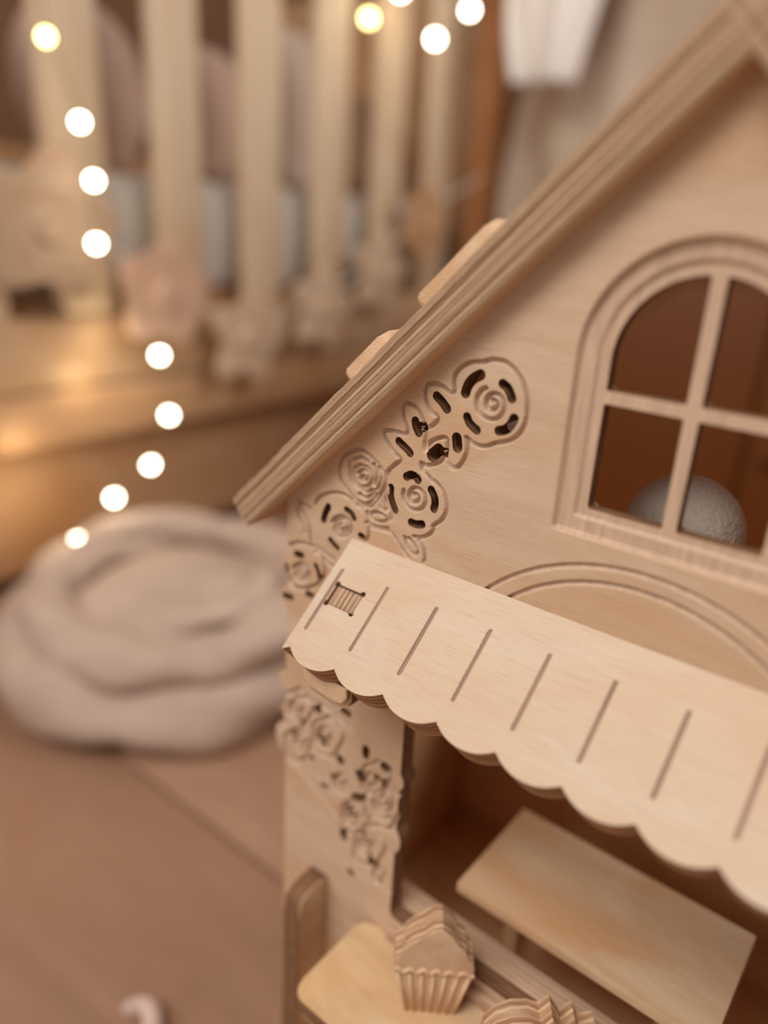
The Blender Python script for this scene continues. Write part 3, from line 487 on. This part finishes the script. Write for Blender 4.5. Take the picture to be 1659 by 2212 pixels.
# arch grooves over the opening
for cx, cz, cr in ((-.0690, -.1917, .0837), (-.0690, -.1885, .0742)):
    d = np.abs(np.hypot(X-cx, Y-cz)-cr); d = np.where(Y < cz, 1, d)
    gw = .00105; Hh = np.minimum(Hh, -.0014*np.clip(1-(d/gw)**2, 0, 1)**.6)
gw = .00098
d = np.maximum(fg.D+rough*.00005, 0)
Hh = np.minimum(Hh, -.0021*np.clip(1-(d/gw)**2, 0, 1)**.45)
Hh += np.where(S < -.0, 0, 0)
TH = .0092
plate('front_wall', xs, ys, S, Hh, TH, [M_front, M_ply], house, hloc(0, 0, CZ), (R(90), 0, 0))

# --- the carved front stops at the roof; inner walls, floors and back
sx0, sx1 = -.2412, 2*XC+.2412
for x0, x1 in ((sx0, sx0+.009), (sx1-.009, sx1)):
    box('side_wall', x0, x1, .0094, .19, -.5595, -.128, M_in, house, .0006, hloc(0, 0, CZ))
box('upper_floor', sx0+.0095, sx1-.0095, .0095, .112, -.152, -.144, M_in, house, .0005, hloc(0, 0, CZ))
box('lower_floor', sx0+.0095, sx1-.0095, .0095, .1795, -.440, -.432, M_in, house, .0005, hloc(0, 0, CZ))
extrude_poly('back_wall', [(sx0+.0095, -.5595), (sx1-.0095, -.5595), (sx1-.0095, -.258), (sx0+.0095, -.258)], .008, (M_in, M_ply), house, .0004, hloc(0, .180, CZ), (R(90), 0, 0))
# sill behind and below the shop opening
bm = bmesh.new(); box_bm(bm, 0, .2346, 0, .0144, -.03, 0, .0008)
link('window_sill', bm_mesh('window_sill', bm, angle=40), M_plys, house, hloc(-.1645-.02, .0094, CZ-.3352), (0, 0, 0))
box('sill_rail', -.1640, 2*XC+.1640, -.0042, .0, -.3470, -.3400, M_plys, house, .0012, hloc(0, 0, CZ))
# protruding end board at the lower left corner
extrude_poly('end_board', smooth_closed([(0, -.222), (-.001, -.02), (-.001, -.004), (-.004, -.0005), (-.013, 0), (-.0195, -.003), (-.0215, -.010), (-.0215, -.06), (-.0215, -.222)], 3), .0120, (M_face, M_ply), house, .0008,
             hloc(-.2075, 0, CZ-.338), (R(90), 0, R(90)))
# counter board in front of the opening
def rrect(x0, x1, y0, y1, r, n=6):
    o = []
    for cx, cy, a in ((x1-r, y1-r, 0), (x0+r, y1-r, 90), (x0+r, y0+r, 180), (x1-r, y0+r, 270)):
        for k in range(n+1): t = R(a+90*k/n); o.append((cx+r*math.cos(t), cy+r*math.sin(t)))
    return o
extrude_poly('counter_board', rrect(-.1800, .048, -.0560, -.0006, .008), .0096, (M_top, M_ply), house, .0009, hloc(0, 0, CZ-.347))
for x in (-.165, .02):
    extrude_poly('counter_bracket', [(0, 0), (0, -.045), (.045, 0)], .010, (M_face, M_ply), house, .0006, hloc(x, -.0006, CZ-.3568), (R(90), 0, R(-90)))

# --- roof panels: layered plywood edge with slightly proud and sunken veneers
def roof_panel(name, sgn):
    L, th, yf, yb = .2830, .0155, -.0100, .205
    nz, nx = 36, 420
    bm = bmesh.new(); rnd = np.random.RandomState(5); ply_off = rnd.uniform(-.00016, .00016, 12)
    V = []
    for i in range(nx+1):
        x = -L*(1-i/nx); row = []
        for k in range(nz+1):
            z = -th*k/nz; p = k/nz*9
            off = ply_off[int(min(p, 8.999))]-.00022*math.exp(-((p-round(p))/.09)**2)*(0 < round(p) < 9)
            off += .00005*math.sin(x*2300+k*1.7)+.00004*math.sin(x*5900+k)
            e = .0005*(math.exp(-k/1.2)+math.exp(-(nz-k)/1.2))
            zz = z+(.00022*math.sin(x*160+1)+.00012*math.sin(x*610))*(1-k/nz)**3
            row.append(bm.verts.new((sgn*x, yf-off+e, zz)))
        V.append(row)
    for i in range(nx):
        for k in range(nz):
            f = bm.faces.new((V[i][k], V[i][k+1], V[i+1][k+1], V[i+1][k])); f.material_index = 1
    tb = [[bm.verts.new((sgn*-L*(1-i/nx), yb, z)) for z in (0, -th)] for i in (0, nx)]
    bm.faces.new([V[i][0] for i in range(nx+1)]+[tb[1][0], tb[0][0]])
    bm.faces.new([V[i][nz] for i in range(nx, -1, -1)]+[tb[0][1], tb[1][1]])
    f = bm.faces.new([V[0][k] for k in range(nz+1)]+[tb[0][1], tb[0][0]]); f.material_index = 1
    f = bm.faces.new([V[nx][k] for k in range(nz, -1, -1)]+[tb[1][0], tb[1][1]]); f.material_index = 1
    f = bm.faces.new([tb[0][0], tb[0][1], tb[1][1], tb[1][0]]); f.material_index = 1
    return link(name, bm_mesh(name, bm, angle=30), [M_face, M_plyr], house, hloc(XC, 0, CZ+.979*XC+.1319), (0, R(-44.4*sgn), 0))
roof_panel('roof_panel', 1); roof_panel('roof_panel', -1)
# flat rounded trims lying on the roof slope
def roof_trim(a, b, y, wd, t):
    pts = rrect(a, b, y, y+wd, .0035)
    dx = .979*XC+.1319
    extrude_poly('roof_trim', pts, t, (M_cut, M_cut), house, .0012, tuple(Vector(hloc(XC, 0, CZ+dx))+Vector((-math.sin(R(44.4))*t, 0, math.cos(R(44.4))*t))), (0, R(-44.4), 0))
roof_trim(-.1400, -.0980, -.0055, .05, .0060)
roof_trim(-.1930, -.1640, .002, .05, .0092)
# round wooden plug under the peak
bm = bmesh.new(); bmesh.ops.create_cone(bm, cap_ends=True, segments=32, radius1=.0075, radius2=.0060, depth=.004)
link('peak_plug', bm_mesh('peak_plug', bm, angle=40), M_cut, house, hloc(-.0600, -.0022, CZ+.0480), (R(90), 0, 0))

# torn veneer slivers where the router broke through between leaves
bm = bmesh.new(); rnd = random.Random(4)
for hx, hz, n in ((HOLES[9][0][0][0]+1.1, HOLES[9][0][0][1], 13), (HOLES[10][0][0][0]+1.2, HOLES[10][0][0][1], 12)):
    for k in range(n):
        p = Vector(((hx+rnd.uniform(-.7, .7))*mm, (hz+rnd.uniform(-2.2, 1.8))*mm, rnd.uniform(-.0012, .0001)))
        a = rnd.gauss(2.9, .7); L = rnd.uniform(.0006, .0014); d = Vector((math.cos(a), math.sin(a), rnd.uniform(-.2, .5)))*L; s_ = Vector((-math.sin(a), math.cos(a), .3))*rnd.uniform(.00009, .00020)
        v = [bm.verts.new(q) for q in (p-s_, p+s_, p+Vector((0, 0, .0002)), p+d)]
        for f in ((0, 1, 2), (0, 3, 1), (1, 3, 2), (2, 3, 0)): bm.faces.new([v[i] for i in f])
sp = link('splinters', bm_mesh('splinters', bm), M_cut, house, hloc(0, 0, CZ), (R(90), 0, 0)); sp['kind'] = 'stuff'

# --- scalloped awning with grooves and a slotted joint
TA = .0144; ALP = R(40.886)
x0, x1 = -.2002, .0658
xs = axis_grid([-.203, (-.10, .00035), (-.02, .0005), (.068, .001)]); ys = axis_grid([-.0625, (-.048, .00035), (.001, .0006)])
fa = Field(xs, ys); X, Y = fa.X, fa.Y
pit = .02504; cus = -.1969
u = (X-cus)/pit; fr = u-np.floor(u)
sc = np.sqrt(np.clip(1-(2*fr-1)**2, 0, 1)); arcd = (np.sqrt(np.maximum(1.18**2-(2*fr-1)**2, .0))-math.sqrt(1.18**2-1))/(1.18-math.sqrt(1.18**2-1))
notch = np.exp(-((np.minimum(fr, 1-fr))/.055)**2)*.0004
v = .0547+.0052*arcd+notch
S = np.maximum(np.maximum(x0-X, X-x1), np.maximum(Y, (-Y-v)*.85))
sl = sbox(X, Y, -.19370, -.17860, -.03185, -.02195, .0003)
for cx, cy in ((-.1932, -.0221), (-.1791, -.0221), (-.1932, -.0317), (-.1791, -.0317)): sl = np.minimum(sl, np.hypot(X-cx, Y-cy)-.0013)
S = np.maximum(S, -sl)
for k in range(12):
    gx = -.1953+k*pit
    if gx < x1-.004: fa.line([(gx, -.0154), (gx, -.0452)])
d = fa.D+wave(X, Y, 5, 3500)*.00006
Hh = -.00075*np.clip(1-(d/.00085)**2, 0, 1)**.5
edge = np.clip(1+S/.0003, 0, 1); Hh = Hh-.00008*edge**2
z0a = -.1340
aw = plate('awning', xs, ys, S, Hh, TA, [M_awn, M_plya], house, hloc(0, -.0002, CZ+z0a), (ALP, 0, 0), back=3)
# bracket under the awning whose tab comes through the slot (plies run down the slope)
def bracket(xc, nm):
    # local frame: x up the slope, y normal to the awning, thickness along world x
    pts = [(-.0313, -.0014), (-.0313, -.0150), (-.040, -.0150), (-.0475, -.0175), (-.049, -.021), (-.0465, -.0245), (-.025, -.033), (.002, -.052), (.0125, -.052), (-.001, -.0148), (-.0225, -.0148), (-.0225, -.0014)]
    cs, sn = math.cos(ALP), math.sin(ALP)
    p2 = [(p[0]*cs-p[1]*sn, p[0]*sn+p[1]*cs) for p in pts]
    p2 = [(min(a, -.0003), b) for a, b in p2]
    return extrude_poly(nm, p2[::-1], .0144, (M_face, M_plyt), house, .0004, hloc(xc+.0072, -.0002, CZ+z0a), (R(90), 0, R(90)))
bracket(-.18615, 'awning_bracket'); bracket(.0518, 'awning_bracket')
# valance block hanging under the first scallops
vb_pts = [(-.0248, 0), (-.0248, -.0085), (-.0238, -.0108), (-.0215, -.0118), (-.0072, -.0140)]+[(-.0072+.0080*math.sin(R(a)), -.0060-.0080*math.cos(R(a))) for a in range(10, 91, 10)]+[(.0008, 0)]
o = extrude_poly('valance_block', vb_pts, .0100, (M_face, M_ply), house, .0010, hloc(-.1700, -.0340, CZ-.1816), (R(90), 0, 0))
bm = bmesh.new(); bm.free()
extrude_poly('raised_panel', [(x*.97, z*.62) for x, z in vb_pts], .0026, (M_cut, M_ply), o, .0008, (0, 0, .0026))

# ================================================================== things on and in the house
tb = empty('display_table', (-.0753, .053, CZ-.432), 0, 'small birch table with a plain rectangular top behind the shop sill', 'table')
bm = bmesh.new(); box_bm(bm, -.0627, .0627, -.0345, .0345, .1176, .1240, .0010)
link('table_top', bm_mesh('table_top', bm, angle=40), M_face, tb)
for sx in (-1, 1):
    box('trestle_leg', sx*.040-.004, sx*.040+.004, -.012, .028, 0, .1178, M_in, tb, .0008)
def fluffy(name, c, r, lab, seed):
    bm = bmesh.new(); bmesh.ops.create_icosphere(bm, subdivisions=5, radius=r); rnd = random.Random(seed)
    for v in bm.verts:
        n = v.co.normalized(); k = math.sin(n.x*31+seed)*math.sin(n.y*37)*math.sin(n.z*29+1)
        v.co = n*r*(1+.014*k+rnd.uniform(-.006, .006)); v.co.z = max(v.co.z, -r*.985)
    o = link(name, bm_mesh(name, bm, smooth=True), M_white, None, c); return tag(o, lab, 'ball')
fluffy('felt_ball', (-.083, .082, CZ-.144+.0247), .0250, 'round white felt ball behind the panes of the arched window', 3)
fluffy('felt_ball', (-.180, .079, CZ-.144+.0287), .0290, 'white felt ball glimpsed through a petal hole of the largest rose', 5)

def cutout(name, pts, th, loc, rz, lab, cat):
    e = empty(name, loc, rz, lab, cat)
    extrude_poly('body', pts, th, (M_cut, M_plyc), e, .0006, (0, 0, 0), (R(90), 0, 0)); return e
cz = CZ-.347
cup = [(x*.93, z) for x, z in [(-.0120, 0), (.0120, 0), (.0180, .0255), (.0200, .0285), (.0190, .0330), (.0155, .0350), (.0150, .0400), (.0105, .0430), (.0080, .0480), (.0025, .0520), (-.0020, .0510), (-.0060, .0465), (-.0110, .0435), (-.0145, .0400), (-.0160, .0350), (-.0195, .0325), (-.0200, .0280), (-.0180, .0255)]]
cc = cutout('cupcake_cutout', cup, .0145, (-.1235, -.0205, cz), R(36), 'thick plywood cupcake with pleated cup standing at the left end of the counter', 'wooden cupcake')
for k in range(7):
    f = (k-3)/3; bm = bmesh.new(); tube(bm, [(f*.0112, -.0003, .001), (f*.0166, -.0003, .0245)], .0010, 6)
    link('pleat', bm_mesh('pleat', bm, smooth=True), M_cut, cc)
bm = bmesh.new(); tube(bm, [(-.0185+.037*k/24, -.0003, .0262+.0013*math.sin(k*math.pi/2)) for k in range(25)], .0011, 6)
link('icing_rim', bm_mesh('icing_rim', bm, smooth=True), M_cut, cc)
crown = [(-.020, 0), (.018, 0), (.020, .010), (.0245, .034), (.0185, .0305), (.0150, .0390), (.0105, .0325), (.0050, .0420), (.0010, .0355), (-.0040, .0380), (-.0110, .0370), (-.0170, .0330), (-.0215, .0260), (-.0225, .014)]
crn = cutout('crown_cutout', crown, .0145, (-.0700, -.0215, cz), R(36), 'plywood crown with zigzag points standing beside the cupcake on the counter', 'wooden crown')
bm = bmesh.new(); tube(bm, [(-.0185, -.0003, .006), (.0180, -.0003, .006)], .0011, 6); link('band', bm_mesh('band', bm, smooth=True), M_cut, crn)

# ================================================================== crib in the background
crib = empty('crib', (-1.0, .8, 0), 0, 'pale wooden crib with wide flat slats behind the fairy lights', 'crib')
def cb(name, x0, x1, y0, y1, z0, z1, m=None, bev=.004):
    return box(name, x0, x1, y0, y1, z0, z1, m or M_crib, crib, bev, (1.0, -.8, CZ))
for k in range(5): cb('slat', -1.018, -.998, .526+.1655*k-.040, .526+.1655*k+.040, -.16, .50)
cb('post', -1.03, -.99, .322, .402, -.148, .56, bev=.01)
cb('post', -1.03, -.985, 1.340, 1.430, -.56, .60, M_orange, bev=.01)
cb('top_rail', -1.035, -.98, .402, 1.325, .50, .55)
cb('side_board', -1.024, -.992, -.25, 1.325, -.245, -.150, M_board)
cb('side_board', -1.024, -.992, -.25, 1.325, -.325, -.249, M_crib2)
cb('drawer_front', -1.065, -1.045, -.24, 1.00, -.530, -.335, M_crib2); cb('drawer_front', -1.065, -1.045, 1.01, 1.29, -.530, -.335, M_crib2)
cb('post', -1.03, -.985, -.33, -.25, -.56, .56, bev=.01)
cb('slat', -1.018, -.998, .02, .09, -.15, .50); cb('slat', -1.018, -.998, .185, .25, -.15, .50)
cb('top_rail', -1.035, -.98, -.25, .322, .50, .55)
for y in (-.29, 1.39): cb('end_panel', -1.70, -1.03, y-.012, y+.012, -.50, .50, M_crib2)
cb('back_panel', -1.72, -1.70, -.30, 1.35, -.50, .10, M_crib2)
m = box('mattress', -1.69, -1.04, -.26, 1.31, -.13, .040, M_matt, None, .03, (0, 0, CZ))
tag(m, 'light grey mattress lying inside the slatted crib', 'mattress')
cb('bed_base', -1.69, -1.04, -.26, 1.31, -.17, -.132, M_crib2)
def pillow(c, sx, sy, sz, rot, mat, lab, seed):
    bm = bmesh.new(); bmesh.ops.create_icosphere(bm, subdivisions=4, radius=1)
    for v in bm.verts:
        n = v.co.copy(); k = math.copysign(abs(n.x)**.6, n.x), math.copysign(abs(n.y)**.6, n.y)
        v.co = Vector((k[0]*sx, k[1]*sy, n.z*sz*(1-.25*abs(n.x*n.y))))*(1+.03*math.sin(n.x*7+seed)*math.sin(n.y*6))
    o = link('cushion', bm_mesh('cushion', bm, smooth=True), mat, None, c, rot)
    return tag(o, lab, 'cushion', 'cushions on the crib mattress')
pz = CZ+.046
pillow((-1.20, .50, pz+.115), .05, .10, .115, (0, R(-8), 0), M_pink, 'pinkish cushion behind the gap left of the widest slat', 1)
pillow((-1.19, .73, pz+.105), .05, .10, .105, (0, R(-8), 0), M_pink, 'dusty pink cushion in the gap between the first and second full slats', 2)
pillow((-1.17, .93, pz+.135), .045, .085, .135, (0, R(-6), 0), M_pale, 'pale cushion in the third gap of the crib slats', 3)
pillow((-1.22, 1.16, pz+.10), .05, .10, .10, (0, R(-8), 0), M_tan, 'tan cushion towards the far end of the crib', 4)
pillow((-1.16, .18, pz+.12), .06, .13, .12, (0, R(-6), 0), M_pink, 'pale rosy cushion at the left edge of the photo', 5)

# wooden flowers on a cord
def flower_pts(r, petals=5, depth=.30, rot=0, n=60):
    return [((r*(1-depth*.5+depth*.5*math.cos(petals*t)))*math.sin(t+rot), (r*(1-depth*.5+depth*.5*math.cos(petals*t)))*math.cos(t+rot)) for t in [2*math.pi*k/n for k in range(n)]]
FL = [(.290, -.032, .098, 5, M_flow1, .34, 'largest wooden flower, at the left edge beside the fairy lights'),
      (.457, -.120, .080, 5, M_pinkw, .25, 'pinkish wooden flower hanging below the crib post'),
      (.615, -.195, .084, 5, M_flow, .42, 'lowest wooden flower, star-shaped, under the second slat'),
      (.792, -.156, .080, 5, M_flow, .42, 'wooden star flower right of the lowest one'),
      (.953, -.099, .080, 5, M_flow, .38, 'wooden flower hanging below the fourth slat'),
      (1.090, -.010, .076, 6, M_crib2, .25, 'brownish wooden flower nearest the orange post')]
for y, z, r, n, mt, dp, lab in FL:
    e = empty('wooden_flower', (-.950, y, CZ+z), 0, lab, 'wooden flower', 'wooden flowers hung along the crib')
    extrude_poly('petals', flower_pts(r, n, dp, .2), .010, (mt, mt), e, .002, (0, 0, 0), (R(90), 0, R(90)))
    bm = bmesh.new(); bmesh.ops.create_cone(bm, cap_ends=True, segments=24, radius1=r*.26, radius2=r*.2, depth=.008)
    link('flower_centre', bm_mesh('flower_centre', bm, angle=40), mt, e, (.004, 0, 0), (0, R(90), 0))
bm = bmesh.new(); cp = [(-.962, .10, CZ+.02)]+[(-.966, y, CZ+z+.02) for y, z, *_ in FL]+[(-.975, 1.33, CZ+.10)]
tube(bm, smooth_open(cp, 6), .0022, 6)
tag(link('flower_cord', bm_mesh('flower_cord', bm, smooth=True), M_white), 'thin cord threading the wooden flowers along the crib', 'cord')

# fairy lights
st = empty('string_lights', (-.90, .32, CZ), 0, 'string of warm fairy lights hanging in front of the crib', 'fairy lights')
BL = [(.277, .165, 1), (.310, .085, 0), (.322, .023, 0), (.319, -.049, 0), (.403, -.195, 0), (.414, -.282, 0), (.378, -.349, 0), (.316, -.384, 0), (.256, -.431, 0)]
BR = [(.824, .291, 1), (.901, .345, 0), (1.005, .296, 0), (1.106, .360, 0)]
for y, z, yl in BL+BR:
    bm = bmesh.new(); bmesh.ops.create_icosphere(bm, subdivisions=3, radius=.0072 if y < .7 else .0092)
    b = link('bulb', bm_mesh('bulb', bm, smooth=True), M_bulby if yl else M_bulb, st, (0, y-.32, z))
    bm = bmesh.new(); bmesh.ops.create_cone(bm, cap_ends=True, segments=10, radius1=.003, radius2=.002, depth=.008)
    link('socket', bm_mesh('socket', bm, angle=40), M_wire, b, (0, 0, .009))
bm = bmesh.new()
tube(bm, smooth_open([(.0, y-.32+.002, z+.012) for y, z in [(.25, .30)]+[(b[0], b[1]) for b in BL]+[(.20, -.50)]], 6), .0011, 6)
tube(bm, smooth_open([(.0, y-.32+.002, z+.012) for y, z in [(.70, .42)]+[(b[0], b[1]) for b in BR]+[(1.2, .45)]], 6), .0011, 6)
link('wire', bm_mesh('wire', bm, smooth=True), M_wire, st)
for y, z, e, x in [(.318, -.112, .050, -.955), (.360, -.177, .035, -.95), (.330, -.240, .045, -.955), (.231, -.309, .03, -.96), (.214, -.381, .07, -.96), (.25, -.40, .05, -.96), (.95, .36, .06, -.96)]:
    l = bpy.data.lights.new('bulb_light', 'POINT'); l.energy = e*1.8; l.color = (1, .86, .56); l.shadow_soft_size = .006
    o = bpy.data.objects.new('bulb_light', l); C.objects.link(o); o.parent = st; o.location = (x+.90, y-.32, z)

# cabinet seen through the open-backed house
cab = empty('low_cabinet', (-.02, 1.04, 0), 0, 'low orange-brown wooden cabinet seen through the arched window panes', 'cabinet')
box('cabinet_body', -.60, .60, -.2, .2, .03, .53, M_wood_dk, cab, .004); box('cabinet_top', -.61, .62, -.22, .21, .531, .555, M_wood_dk, cab, .004)
for x in (-.595, -.197, .201): 
    d_ = box('cabinet_door', x, x+.394, -.216, -.2005, .06, .50, M_wood_dk, cab, .004)
    bm = bmesh.new(); bmesh.ops.create_icosphere(bm, subdivisions=3, radius=.012); link('knob', bm_mesh('knob', bm, smooth=True), M_wood_dk, d_, (x+.03, -.226, .30))
for x in (-.57, .54):
    for y in (-.18, .15): box('cabinet_foot', x, x+.04, y, y+.04, 0, .0298, M_wood_dk, cab, .002)
# ================================================================== pet bed on the floor
bed = empty('floor_cushion', (-.735, .308, 0), 0, 'round pinkish beige padded nest with puffy folded rim on the floor', 'floor cushion')
def torus(name, R0, r, z, lumps, amp, seed, mat, flat=.8, a0=0, a1=2*math.pi, par=bed, loc=(0,0,0)):
    nu, nv = 120, 20; V, F = [], []; full = a1-a0 > 6.2
    for i in range(nu+(0 if full else 1)):
        a = a0+(a1-a0)*i/nu; k = abs(math.sin(a*lumps/2+seed))**.5; rr = r*(1-amp+amp*k)
        if not full: rr *= max(.05, math.sin(math.pi*i/nu))**.4
        Ro = R0+.010*math.sin(3*a+seed*2)
        for j in range(nv):
            b = 2*math.pi*j/nv; q = rr*(1+.05*math.sin(5*a+3*b+seed)+.03*math.sin(11*a-2*b)+.08*math.sin(3*b+5*math.sin(a*2+seed)+seed))
            V.append(((Ro+q*math.cos(b))*math.cos(a), (Ro+q*math.cos(b))*math.sin(a), z+q*flat*math.sin(b)+.012*math.sin(2*a+seed)))
    n = nu if full else nu+1
    for i in range(nu):
        for j in range(nv): F.append((i*nv+j, ((i+1) % n)*nv+j, ((i+1) % n)*nv+(j+1) % nv, i*nv+(j+1) % nv))
    if not full: F += [tuple(range(nv))[::-1], tuple(nu*nv+j for j in range(nv))]
    return link(name, mesh(name, V, F, True), mat, par, loc)
bed.scale = (.9, .9, .93)
torus('bottom_bolster', .205, .058, .046, 7, .30, .4, M_fab, .80)
torus('folded_rim', .182, .044, .098, 4, .30, 1.3, M_fab, .72)
torus('rear_fold', .175, .036, .122, 4, .25, 2.0, M_fab, .85, R(20), R(215))
torus('loose_fold', .120, .026, .120, 3, .3, .7, M_fab, .7, R(-80), R(60))
def blob(name, sx, sy, sz, loc, seed, mat, par):
    bm = bmesh.new(); bmesh.ops.create_icosphere(bm, subdivisions=4, radius=1)
    for v in bm.verts:
        n = v.co.copy(); v.co = Vector((n.x*sx, n.y*sy, n.z*sz))*(1+.05*math.sin(n.x*6+seed)*math.sin(n.y*5+seed)+.02*math.sin(n.y*15))
    return link(name, bm_mesh(name, bm, smooth=True), mat, par, loc)
blob('inner_pad', .15, .15, .045, (0, 0, .085), 2, M_fab, bed)
blob('base_pad', .19, .19, .05, (0, 0, .055), 4, M_fab, bed)

# ================================================================== curtain, cord
def drape(name, xs_, y, z0, z1, amp, mat, seed, lab, edge):
    nz, nx = 60, 140; V, F = [], []
    for j in range(nz+1):
        z = z0+(z1-z0)*j/nz; xa, xb = edge(z)
        for i in range(nx+1):
            t = i/nx; x = xa+(xb-xa)*t
            V.append((x, y+amp*math.sin(t*19+seed+.7*math.sin(z*9))+amp*.5*math.sin(t*43+seed*2+z*6), z))
    for j in range(nz):
        for i in range(nx): a = j*(nx+1)+i; F.append((a, a+1, a+nx+2, a+nx+1))
    o = link(name, mesh(name, V, F, True), mat); sm = o.modifiers.new('s', 'SOLIDIFY'); sm.thickness = .004
    return tag(o, lab, 'curtain')
drape('curtain', None, 1.36, .02, CZ+.80, .030, M_curt, 1, 'off-white curtain hanging in folds behind the crib end', lambda z: (-.925+.03*math.sin(z*7), .15))
drape('canopy_cloth', None, 1.22, CZ+.255, CZ+.80, .022, M_bright, 2.4, 'bright white cloth gathered over the curtain at the top', lambda z: (-.86-.03*math.sin((z-CZ-.26)*9), -.74+.25*(z-CZ-.26)))
bm = bmesh.new()
rp = smooth_open([(-.366, -.034, .0065), (-.360, -.026, .0085), (-.350, -.026, .0085), (-.338, -.034, .0085), (-.326, -.050, .0085), (-.322, -.08, .0085), (-.33, -.12, .0085)], 8)
for s in range(3):
    q = []
    for i, p in enumerate(rp):
        a = i*.75+s*2.094; q.append((p[0]+.0034*math.cos(a)*.7, p[1]+.0034*math.cos(a)*.7, p[2]+.0034*math.sin(a)))
    tube(bm, q, lambda t: .0046*(1 if t > .04 else .75), 10)
tag(link('cotton_cord', bm_mesh('cotton_cord', bm, smooth=True), M_rope), 'twisted pale pink cotton cord lying on the floor at the lower left', 'cord')
